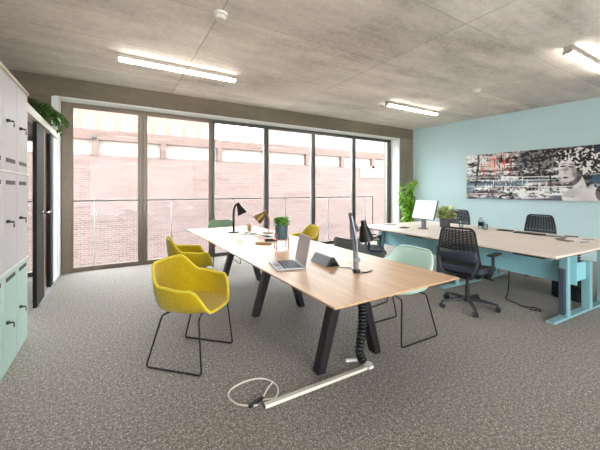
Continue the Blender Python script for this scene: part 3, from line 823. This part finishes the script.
# smaller items
t = thing('paper_cup', 'tan paper cup beyond the gold lamp on the oak table', 'cup', (1.88, 4.72, TZ+.0005))
MB().lathe([(0, 0), (.032, 0), (.043, .105), (.04, .105), (.03, .006), (0, .006)]).build('cup', 'kraft', t)
MB().lathe([(.0435, .1), (.045, .104), (.045, .11), (.042, .108)]).build('rim', 'paper', t)
tag(MB().box((0, 0, .012), (.20, .075, .024)).build('pencil_case', 'tan', bevel=.011, bseg=4, loc=(1.57, 3.47, TZ+.0005), rotz=math.radians(-35)), 'tan zipped pencil case in front of the copper plant stand', 'pencil case')
def magazine(label, loc, rz, w, l, cover, printm, th=.008):
    t = thing('magazine', label, 'magazine', loc, rz, 'printed matter on the oak table')
    MB().bx(-w/2, w/2, -l/2, l/2, 0, th).build('pages', 'paper', t, smooth=0)
    MB().bx(-w/2-.001, w/2+.001, -l/2-.001, l/2+.001, th, th+.001).build('cover', cover, t, smooth=0)
    MB().bx(-w*.38, w*.15, -l*.36, l*.05, th+.0011, th+.0016).build('cover_print', printm, t, smooth=0)
    MB().bx(-w*.3, w*.38, l*.15, l*.36, th+.0011, th+.0016).build('cover_print', 'print_dark', t, smooth=0)
    return t
magazine('magazine with a blue printed cover beside the slim brown lamp', (1.76, 4.36, TZ+.0005), .9, .21, .29, 'paper', 'print_blue', .012)
magazine('white magazine with dark print in front of the gold lamp', (1.86, 4.00, TZ+.0005), .3, .22, .30, 'paper', 'print_dark')
t = thing('notebook', 'small dark notebook beside the copper plant stand', 'notebook', (1.73, 3.62, TZ+.0005), -.4)
MB().bx(-.07, .07, -.10, .10, .001, .011).build('pages', 'paper', t, smooth=0)
MB().bx(-.073, .073, -.103, .103, .0115, .014).build('cover', 'print_dark', t, smooth=0)
t = thing('notepad', 'open white notepad with dark lines under the gold lamp', 'notepad', (1.98, 4.30-.06, TZ+.0005), 1.2)
t.location = (2.05, 4.52, TZ+.0005)
MB().bx(-.05, .09, -.09, .09, 0, .006).build('pages', 'paper', t, smooth=0)
l = MB()
for k in range(6): l.bx(-.03, .07, -.075+k*.028, -.069+k*.028, .0061, .0065)
l.build('ruled_lines', 'print_dark', t, smooth=0)

# ------------------------------------------------------------------ floor cable run
t = thing('cable_channel', 'cream cable channel lying on the carpet under the near table end', 'cable channel', (0, 0, .0005))
A_, B_ = Vector((.835, 1.835, 0)), Vector((1.70, 1.822, 0)); dd = (B_-A_); aa = math.atan2(dd.y, dd.x)
ch = MB().prism([(-.024, 0), (.024, 0), (.016, .016), (-.016, .016)], 'X', 0, dd.length); ch.build('channel', 'channel', t, smooth=0, loc=A_, rotz=aa)
MB().bx(-.008, -.0005, -.02, .02, 0, .015).build('end_cap', 'black', t, smooth=0, loc=A_, rotz=aa)
MB().prism([(0, -.035), (.05, -.03), (.075, .02), (.05, .05), (0, .04)], 'Z', 0, .018).build('foot_plate', 'white_plastic', t, bevel=.003, smooth=0, loc=(1.703, 1.822, 0), rotz=aa)
MB().tube([(1.70, 1.93, .016), (1.615, 1.965, .016)], .014, 10).build('cable_stub', 'white_plastic', t)
t = thing('cable_loop', 'coil of white cable with a black plug on the carpet', 'cable', (0, 0, .0005))
lp = smoothpath([(.835, 1.90, .006), (.93, 1.87, .006), (.99, 1.95, .006), (.985, 2.04, .006), (.93, 2.115, .006), (.83, 2.13, .012), (.72, 2.115, .006), (.665, 2.05, .006), (.685, 1.95, .006), (.745, 1.89, .006), (.80, 1.862, .006)], 8)
MB().tube(lp, .0055, 8).build('cable', 'cable_white', t)
MB().box((.80, 1.888, .012), (.115, .022, .020), Matrix.Rotation(.28, 3, 'Z')).build('plug', 'black', t, bevel=.003)
MB().tube(smoothpath([(.855, 1.905, .01), (.885, 1.93, .02), (.935, 1.985, .012), (.985, 2.02, .012)]), .005, 6).build('cable_strand', 'cable_white', t)
t = thing('cable_spine', 'black jointed cable spine hanging from the table down to the floor channel', 'cable spine', (1.69, 1.84, 0))
sp = [(.0, 0, .695), (-.002, .0, .58), (.0, .01, .46), (-.005, .01, .34), (-.02, .01, .22), (-.035, .01, .13), (.0, -.002, .04)]
path = smoothpath(sp, 6)
MB().tube(path, .010, 8).build('cable_core', 'cable_black', t)
L_ = sum((path[i+1]-path[i]).length for i in range(len(path)-1)); nseg = 24; acc = 0; k = 0
link_me = None
for i in range(len(path)-1):
    seg = (path[i+1]-path[i]); 
    while k < nseg and (k+.5)*L_/nseg <= acc+seg.length:
        p = path[i]+seg*(((k+.5)*L_/nseg-acc)/seg.length)
        if link_me is None:
            o = MB().lathe([(.012, -.0125), (.034, -.0115), (.036, -.002), (.026, .004), (.022, .0125), (.012, .0125)], seg=14).build('link', 'black', t); link_me = o
        else:
            o = link_me.copy(); COL.objects.link(o); o.parent = t
        o.location = p; o.rotation_mode = 'QUATERNION'; o.rotation_quaternion = seg.to_track_quat('Z', 'Y'); k += 1
    acc += seg.length

# ------------------------------------------------------------------ standing desks
DA = math.radians(-3)
D0 = Vector((3.755, 1.325, 0))
def dl(u, v, z=0):      # u: into the block from the front edge; v: along the front edge
    c, s_ = math.cos(DA), math.sin(DA)
    return Vector((D0.x + u*c - v*s_, D0.y + u*s_ + v*c, z))
DD, DL = .92, 1.53      # depth and length of one desk
def standing_desk(label, v0, flip, panel, group):
    # local: x from the front (user) edge inwards, y along the edge
    loc = dl(0, v0) if not flip else dl(DD*2+.03, v0+DL)
    t = thing('standing_desk', label, 'desk', loc, DA + (PI if flip else 0), group)
    MB().bx(0, DD, 0, DL-.004, TZ-.024, TZ).build('desktop', 'desk_top', t, bevel=.002, smooth=0)
    MB().bx(.004, DD-.004, .004, DL-.008, TZ-.034, TZ-.0245).build('desktop_edging', 'desk_edge', t, smooth=0)
    MB().bx(.15, DD-.1, .10, .16, TZ-.075, TZ-.0345).build('frame_bar', 'desk_teal', t, smooth=0)
    MB().bx(.15, DD-.1, DL-.16, DL-.10, TZ-.075, TZ-.0345).build('frame_bar', 'desk_teal', t, smooth=0)
    for y in (.07, DL-.15):
        l = MB().bx(.42, .49, y, y+.08, .031, TZ-.0345).build('leg', 'desk_teal', t, bevel=.006, smooth=0)
        MB().bx(.365, .418, y+.012, y+.062, .06, .55).build('cable_cover', 'column_side', l, bevel=.003, smooth=0)
        MB().bx(.14, DD+.012, y+.0, y+.08, .004, .03).build('foot', 'desk_teal', t, bevel=.006, smooth=0)
    if panel:
        MB().bx(.495, .512, .02, DL-.03, .375, .70).build('modesty_panel', 'desk_panel', t, bevel=.002, smooth=0)
    MB().bx(.03, .09, .12, .42, TZ-.052, TZ-.0345).build('control_handset', 'black', t, bevel=.004, smooth=0)
    return t
GD = 'four back to back standing desks'
standing_desk('standing desk with the black task chair at it, nearest the room opening', 0, False, True, GD)
standing_desk('standing desk behind the mint chair, the one with the monitor, nearest the windows', DL+.01, False, True, GD)
standing_desk('standing desk along the teal wall under the picture', 0, True, False, GD)
standing_desk('standing desk along the teal wall holding the pale leafy pot plant', DL+.01, True, False, GD)
# bench divider between front and rear desks (end bracket with post)
t = thing('bench_bracket', 'teal end bracket and post joining the back to back standing desks', 'bracket', dl(0, 0), DA)
MB().bx(.93, 1.0, .06, .14, .031, .57).build('post', 'desk_teal', t, bevel=.005, smooth=0)
MB().bx(.515, .929, .095, .11, .37, .575).build('side_panel', 'desk_panel', t, bevel=.002, smooth=0)
t = thing('cable_spine', 'black dotted cable spine hanging under the near end of the standing desks', 'cable spine', dl(1.06, .22), 0)
MB().tube([(0, 0, TZ-.036), (0, .0, .35), (.02, .01, .03)], .009, 8).build('cable_core', 'cable_black', t)
for k in range(16): MB().lathe([(.010, -.012), (.03, -.010), (.03, .006), (.010, .010)], (0, 0, TZ-.07-k*.03), 12).build('link', 'black', t)
t = thing('computer_case', 'slim black computer case standing under the rear standing desk', 'computer', dl(1.18, .16), DA)
MB().bx(0, .09, 0, .38, .012, .42).build('case', 'black', t, bevel=.006, smooth=0)
for x in (.01, .07): MB().bx(x, x+.012, .02, .36, 0, .0115).build('foot', 'black', t, smooth=0)
c = tag(MB().tube(smoothpath([dl(.53, .72, .40), dl(.53, .72, .25), dl(.52, .73, .08), dl(.50, .74, .012), dl(.46, .60, .007), dl(.42, .50, .007), dl(.50, .40, .007), dl(.44, .33, .007), dl(.38, .42, .007)], 8), .006, 7).build('floor_cable', 'cable_black'),
    'black cable trailing from the teal modesty panel onto the carpet', 'cable')

# ------------------------------------------------------------------ task chairs
def task_chair(label, loc, rotz, group):
    """local +y is the way the sitter faces"""
    t = thing('task_chair', label, 'chair', loc, rotz, group)
    # seat
    rows = []
    for j in range(9):
        v = j/8; y = -.22+.46*v; row = []
        for i in range(11):
            u = -1+2*i/10; w = .245*(1-.10*(abs(2*v-1)**3))
            z = .465 + .012*u*u - .03*max(0, v-.75)**1*2 + .008*(1-v)
            row.append(Vector((u*w, y, z)))
        rows.append(row)
    MB().grid(rows).build('seat', 'chair_grey', t, solid=.055, bevel=.012, bseg=3)
    MB().bx(-.21, .21, -.20, .2, .405, .432).build('seat_pan', 'black', t, bevel=.012, smooth=0)
    # back: curved outline frame with slatted panel
    def bp(u, z):                        # point on the back sheet; u -1..1
        q = (z-.50)/.46
        w = .232 - .055*q*q
        y = -.235 - .055*q - .03*math.sin(q*PI) + .045*u*u
        return Vector((u*w, y, z))
    zt, zb = .965, .545
    loop = []
    def corner(u0, z0, a0, a1, ru, rz, n=6): return [bp(u0+ru*math.cos(a_), z0+rz*math.sin(a_)) for a_ in [a0+(a1-a0)*k/n for k in range(n+1)]]
    loop += corner(.78, zt-.05, 0, PI/2, .22, .05) + [bp(0, zt)] + corner(-.78, zt-.05, PI/2, PI, .22, .05)
    loop += [bp(-1, .8), bp(-1, .7)] + corner(-.80, zb+.04, PI, 1.5*PI, .20, .04) + [bp(0, zb)] + corner(.80, zb+.04, 1.5*PI, 2*PI, .20, .04) + [bp(1, .7), bp(1, .8)]
    fr = MB().tube(loop, .0125, 8, closed=True).build('back_frame', 'black', t)
    mesh = MB()
    nsl = 13
    for k in range(nsl):
        z = .728 + k*.0175
        f_ = max(0, (z-(zt-.06))/.06); um = .985-.10*f_*f_
        mesh.grid([[bp(-um+2*um*i/12, z-.0076) for i in range(13)], [bp(-um+2*um*i/12, z+.0076) for i in range(13)]])
    for i in range(9):
        u = -.8+1.6*i/8
        mesh.grid([[bp(u-.035, .70), bp(u+.035, .70)], [bp(u-.035, .82), bp(u+.035, .82)], [bp(u-.035, .952), bp(u+.035, .952)]])
    mesh.build('mesh_slats', 'mesh_black', t, solid=.005, smooth=60)
    MB().grid([[bp(-.97+1.94*i/12, z) for i in range(13)] for z in (.56, .62, .66, .715)]).build('lumbar_panel', 'chair_lumbar', t, solid=.012, smooth=60)
    # spine from the seat mechanism to the back
    for sx in (-1, 1):
        MB().tube(smoothpath([(sx*.06, -.10, .40), (sx*.12, -.22, .41), (sx*.19, -.268, .48), bp(sx*.96, .62)]), .016, 8).build('back_support', 'black', t)
    # arms
    for sx in (-1, 1):
        a_ = MB().tube(smoothpath([(sx*.14, -.03, .41), (sx*.25, -.035, .42), (sx*.285, -.03, .50), (sx*.285, -.02, .655)]), [.017]*24+[.017], 8).build('armrest', 'black', t)
        MB().box((sx*.285, .02, .668), (.075, .24, .022)).build('arm_pad', 'black', a_, bevel=.010, bseg=3)
    MB().bx(-.09, .09, -.11, .10, .355, .404).build('mechanism', 'black', t, bevel=.012, smooth=0)
    MB().tube([(.08, .02, .38), (.24, .03, .375), (.27, .03, .37)], .007, 8).build('lever', 'black', t)
    g = MB(); g.cyl((0,0,.10), (0,0,.26), .026); g.cyl((0,0,.26), (0,0,.356), .016); g.build('gas_lift', 'black', t)
    MB().lathe([(0, .075), (.045, .075), (.05, .11), (.03, .13), (0, .13)]).build('hub', 'black', t)
    for k in range(5):
        a_ = 2*PI*k/5 + .35; d_ = Vector((math.cos(a_), math.sin(a_), 0)); s_ = Vector((-d_.y, d_.x, 0))
        l = MB()
        def sec(r_, z, w, h): c_ = d_*r_; return [c_-s_*w+Vector((0,0,z-h)), c_+s_*w+Vector((0,0,z-h)), c_+s_*w*.7+Vector((0,0,z+h)), c_-s_*w*.7+Vector((0,0,z+h))]
        l.grid([sec(.035, .105, .024, .018), sec(.17, .098, .021, .016), sec(.315, .078, .016, .010)], closed=True)
        l.bm.verts.ensure_lookup_table(); l.bm.faces.new([l.bm.verts[i] for i in (3,2,1,0)]); l.bm.faces.new([l.bm.verts[i] for i in (8,9,10,11)])
        leg = l.build('leg', 'black', t, bevel=.004, smooth=30)
        c_ = d_*.31
        w = MB()
        for q in (-1, 1): w.cyl(c_+s_*(q*.008)+Vector((0,0,.0285)), c_+s_*(q*.024)+Vector((0,0,.0285)), .028, seg=18)
        w.cyl(c_-s_*.009+Vector((0,0,.0285)), c_+s_*.009+Vector((0,0,.0285)), .012); w.cyl(c_+Vector((0,0,.03)), c_+Vector((0,0,.072)), .009)
        w.build('caster', 'black', leg, bevel=.002)
    return t
GT = 'black task chairs at the standing desks'
k0 = task_chair('black slat backed task chair on the carpet in front of the standing desks', (3.63, 2.15, 0), face(1, .12), GT)
dup(k0, (6.05, 2.44, 0), face(-1, -.05), 'black task chair at the teal wall, behind the desk under the picture', GT)
dup(k0, (6.18, 3.98, 0), face(-1, .05), 'black task chair at the teal wall, behind the pale leafy pot plant', GT)
dup(k0, (3.42, 3.60, 0), face(.76, -.62), 'black task chair turned sideways, showing behind the grey-armed desk lamp', GT)

# ------------------------------------------------------------------ things on the standing desks
t = thing('monitor', 'pale blank monitor tilted back on a grey stand on the standing desk', 'monitor', (4.52, 3.45, TZ+.0005), math.radians(-9))
MB().lathe([(0, 0), (.085, 0), (.085, .008), (.04, .012), (0, .012)]).build('base', 'stand_grey', t)
MB().box((.015, 0, .10), (.03, .085, .185)).build('neck', 'stand_grey', t, bevel=.006)
sc_ = MB().bx(-.012, .018, -.245, .245, 0, .33).build('screen', 'monitor_edge', t, bevel=.004, smooth=0, loc=(-.01, 0, .165)); sc_.rotation_euler = (0, math.radians(17), 0)
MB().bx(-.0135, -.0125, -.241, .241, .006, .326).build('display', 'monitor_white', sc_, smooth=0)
def flowers(t):
    f = MB()
    for k in range(14):
        a_ = random.uniform(0, 2*PI); r_ = random.uniform(.02, .12); z = random.uniform(.2, .36)
        f.sphere((r_*math.cos(a_), r_*math.sin(a_), z), random.uniform(.008, .014), (1,1,.7), 8)
    f.build('flowers', 'paper', t)['kind'] = 'stuff'
small_plant('potted_plant', 'pale green leafy plant in a charcoal pot on the rear standing desk', (5.08, 3.42, TZ+.0005), .09, .15, 'pot_dark', 'leaf_pale', 150, .20, .085, (.1, 1.3), flowers)
def tumbler(label, loc, r_, h, first=[None]):
    t = thing('glass_tumbler', label, 'glass', loc, 0, 'clear glasses on the rear desk')
    MB().lathe([(0, 0), (r_*.85, 0), (r_, h), (r_*.93, h), (r_*.8, .008), (0, .008)], seg=20).build('glass', 'clear', t)
    return t
tumbler('clear glass tumbler beside the charcoal plant pot', (5.18, 3.18, TZ+.0005), .038, .12)
tumbler('clear glass tumbler behind the small dark bottle', (5.50, 2.98, TZ+.0005), .036, .11)
tumbler('clear glass tumbler in front of the dark notebook', (5.28, 2.82, TZ+.0005), .036, .10)
t = thing('water_bottle', 'clear bottle with a dark band among the glasses on the rear desk', 'bottle', (5.36, 2.94, TZ+.0005))
MB().lathe([(0, 0), (.038, 0), (.04, .02), (.04, .13), (.016, .17), (.016, .20), (0, .20)], seg=20).build('body', 'clear', t)
MB().lathe([(.0405, .05), (.042, .055), (.042, .105), (.0405, .11)], seg=20).build('band', 'print_dark', t)
MB().cyl((0,0,.2005), (0,0,.22), .017).build('cap', 'white_plastic', t)
def slab(name, label, cat, u, v, rz, w, l, th, mat, group=None, extra=None, z=0.):
    p = dl(u, v, TZ+.0005+z); t = thing(name, label, cat, p, DA+rz, group)
    MB().bx(-w/2, w/2, -l/2, l/2, 0, th).build('body', mat, t, bevel=min(.004, th*.3), smooth=0)
    if extra: MB().bx(-w*.42, w*.42, -l*.44, l*.44, th+.0002, th+.0012).build(extra[0], extra[1], t, smooth=0)
    return t
slab('notebook', 'thin dark notebook beyond the glasses on the rear desk', 'notebook', 1.62, 1.36, .2, .15, .21, .012, 'print_dark', None, ('cover', 'black'))
slab('keyboard', 'dark keyboard in front of the task chair under the picture', 'keyboard', 1.55, .98, .05, .14, .38, .018, 'black', None, ('keys', 'keys'))
slab('tablet', 'grey tablet beside the keyboard on the rear desk', 'tablet', 1.60, .66, .1, .18, .25, .009, 'stand_grey', None, ('screen', 'laptop'))
slab('phone', 'small dark phone on the rear desk edge beside the teal wall', 'phone', 1.76, .55, .3, .075, .15, .009, 'black', None, ('screen', 'keys'))
slab('papers', 'loose white sheet with dark print on the near end of the rear desk', 'paper', 1.42, .34, .5, .21, .297, .001, 'paper')
slab('notebook', 'small brown notebook lying on the near end of the rear desk', 'notebook', 1.25, .42, -.3, .10, .15, .010, 'desk_edge', None, ('cover', 'brown_edge'))
def pen(label, u, v, rz, mat):
    t = thing('pen', label, 'pen', dl(u, v, TZ+.006), DA+rz)
    MB().cyl((0, -.07, 0), (0, .06, 0), .005, seg=10).build('barrel', mat, t); MB().cyl((0, .06, 0), (0, .075, 0), .005, .001, 10).build('tip', 'black', t)
pen('dark pen beside the brown notebook on the rear desk', 1.36, .52, 1.0, 'black')
pen('brown pen near the loose white sheet on the rear desk', 1.30, .24, 1.3, 'brown_edge')
pen('grey pen across from the loose sheet on the rear desk', 1.58, .30, .9, 'stand_grey')
slab('phone', 'small dark phone on the desk in front of the monitor', 'phone', .50, 2.42, .5, .075, .15, .009, 'black', None, ('screen', 'keys'))
slab('paper_sheet', 'white sheet of paper on the desk in front of the monitor', 'paper', .42, 2.62, .7, .21, .297, .001, 'paper')
pen('dark pen on the desk near the monitor', .38, 2.36, .6, 'black')
slab('notebook', 'grey notebook at the window end of the standing desk', 'notebook', .60, 2.90, .2, .15, .21, .012, 'stand_grey', None, ('cover', 'paper'))

# tall plant in the corner
t = thing('tall_plant', 'tall bright green leafy plant in the corner between windows and teal wall', 'plant', (6.62, 5.52, 0))
MB().lathe([(0, 0), (.14, 0), (.17, .36), (.155, .36), (.15, .33), (0, .33)]).build('pot', 'pot_pale', t)
MB().lathe([(.149, .331), (.08, .34), (0, .342)]).build('soil', 'soil', t)
st = MB(); f = MB()
for k in range(15):
    a_ = random.uniform(0, 2*PI); r1 = random.uniform(.05, .33); h_ = random.uniform(1.1, 1.72)
    if k < 4: h_ = random.uniform(1.5, 1.74)
    P = smoothpath([(.05*math.cos(a_), .05*math.sin(a_), .33), (.07*math.cos(a_), .07*math.sin(a_), .33+.5*(h_-.33)), (r1*math.cos(a_), r1*math.sin(a_), h_)], 6)
    st.tube(P, .006, 6)
    for q in range(56):
        tt = .2+.8*random.random()**.75; p = P[min(len(P)-1, int(tt*(len(P)-1)))]
        az = random.uniform(0, 2*PI); e = random.uniform(-.3, .9)
        f.leaf(p, (math.cos(az)*math.cos(e), math.sin(az)*math.cos(e), math.sin(e)), random.uniform(.10, .20), random.uniform(.034, .058), .5, .2, 4)
st.build('stem', 'stem', t)
f.build('foliage', 'leaf_bright', t, smooth=60)

# ------------------------------------------------------------------ light: overcast sky, strip lights
w = bpy.data.worlds.new('sky'); scene.world = w; w.use_nodes = True
nt = w.node_tree; nt.nodes.clear()
out = N(nt, 'ShaderNodeOutputWorld'); bg = N(nt, 'ShaderNodeBackground')
bg.inputs['Color'].default_value = (.92, .97, 1.0, 1); bg.inputs['Strength'].default_value = 14.5
nt.links.new(bg.outputs[0], out.inputs[0])

vs = scene.view_settings
vs.view_transform = 'Standard'; vs.look = 'None'; vs.gamma = 1.0; vs.use_curve_mapping = False; vs.exposure = .12
scene.cycles.max_bounces = 10; scene.cycles.diffuse_bounces = 6; scene.cycles.transparent_max_bounces = 16
scene.cycles.sample_clamp_indirect = 6.0
scene.cycles.use_denoising = True
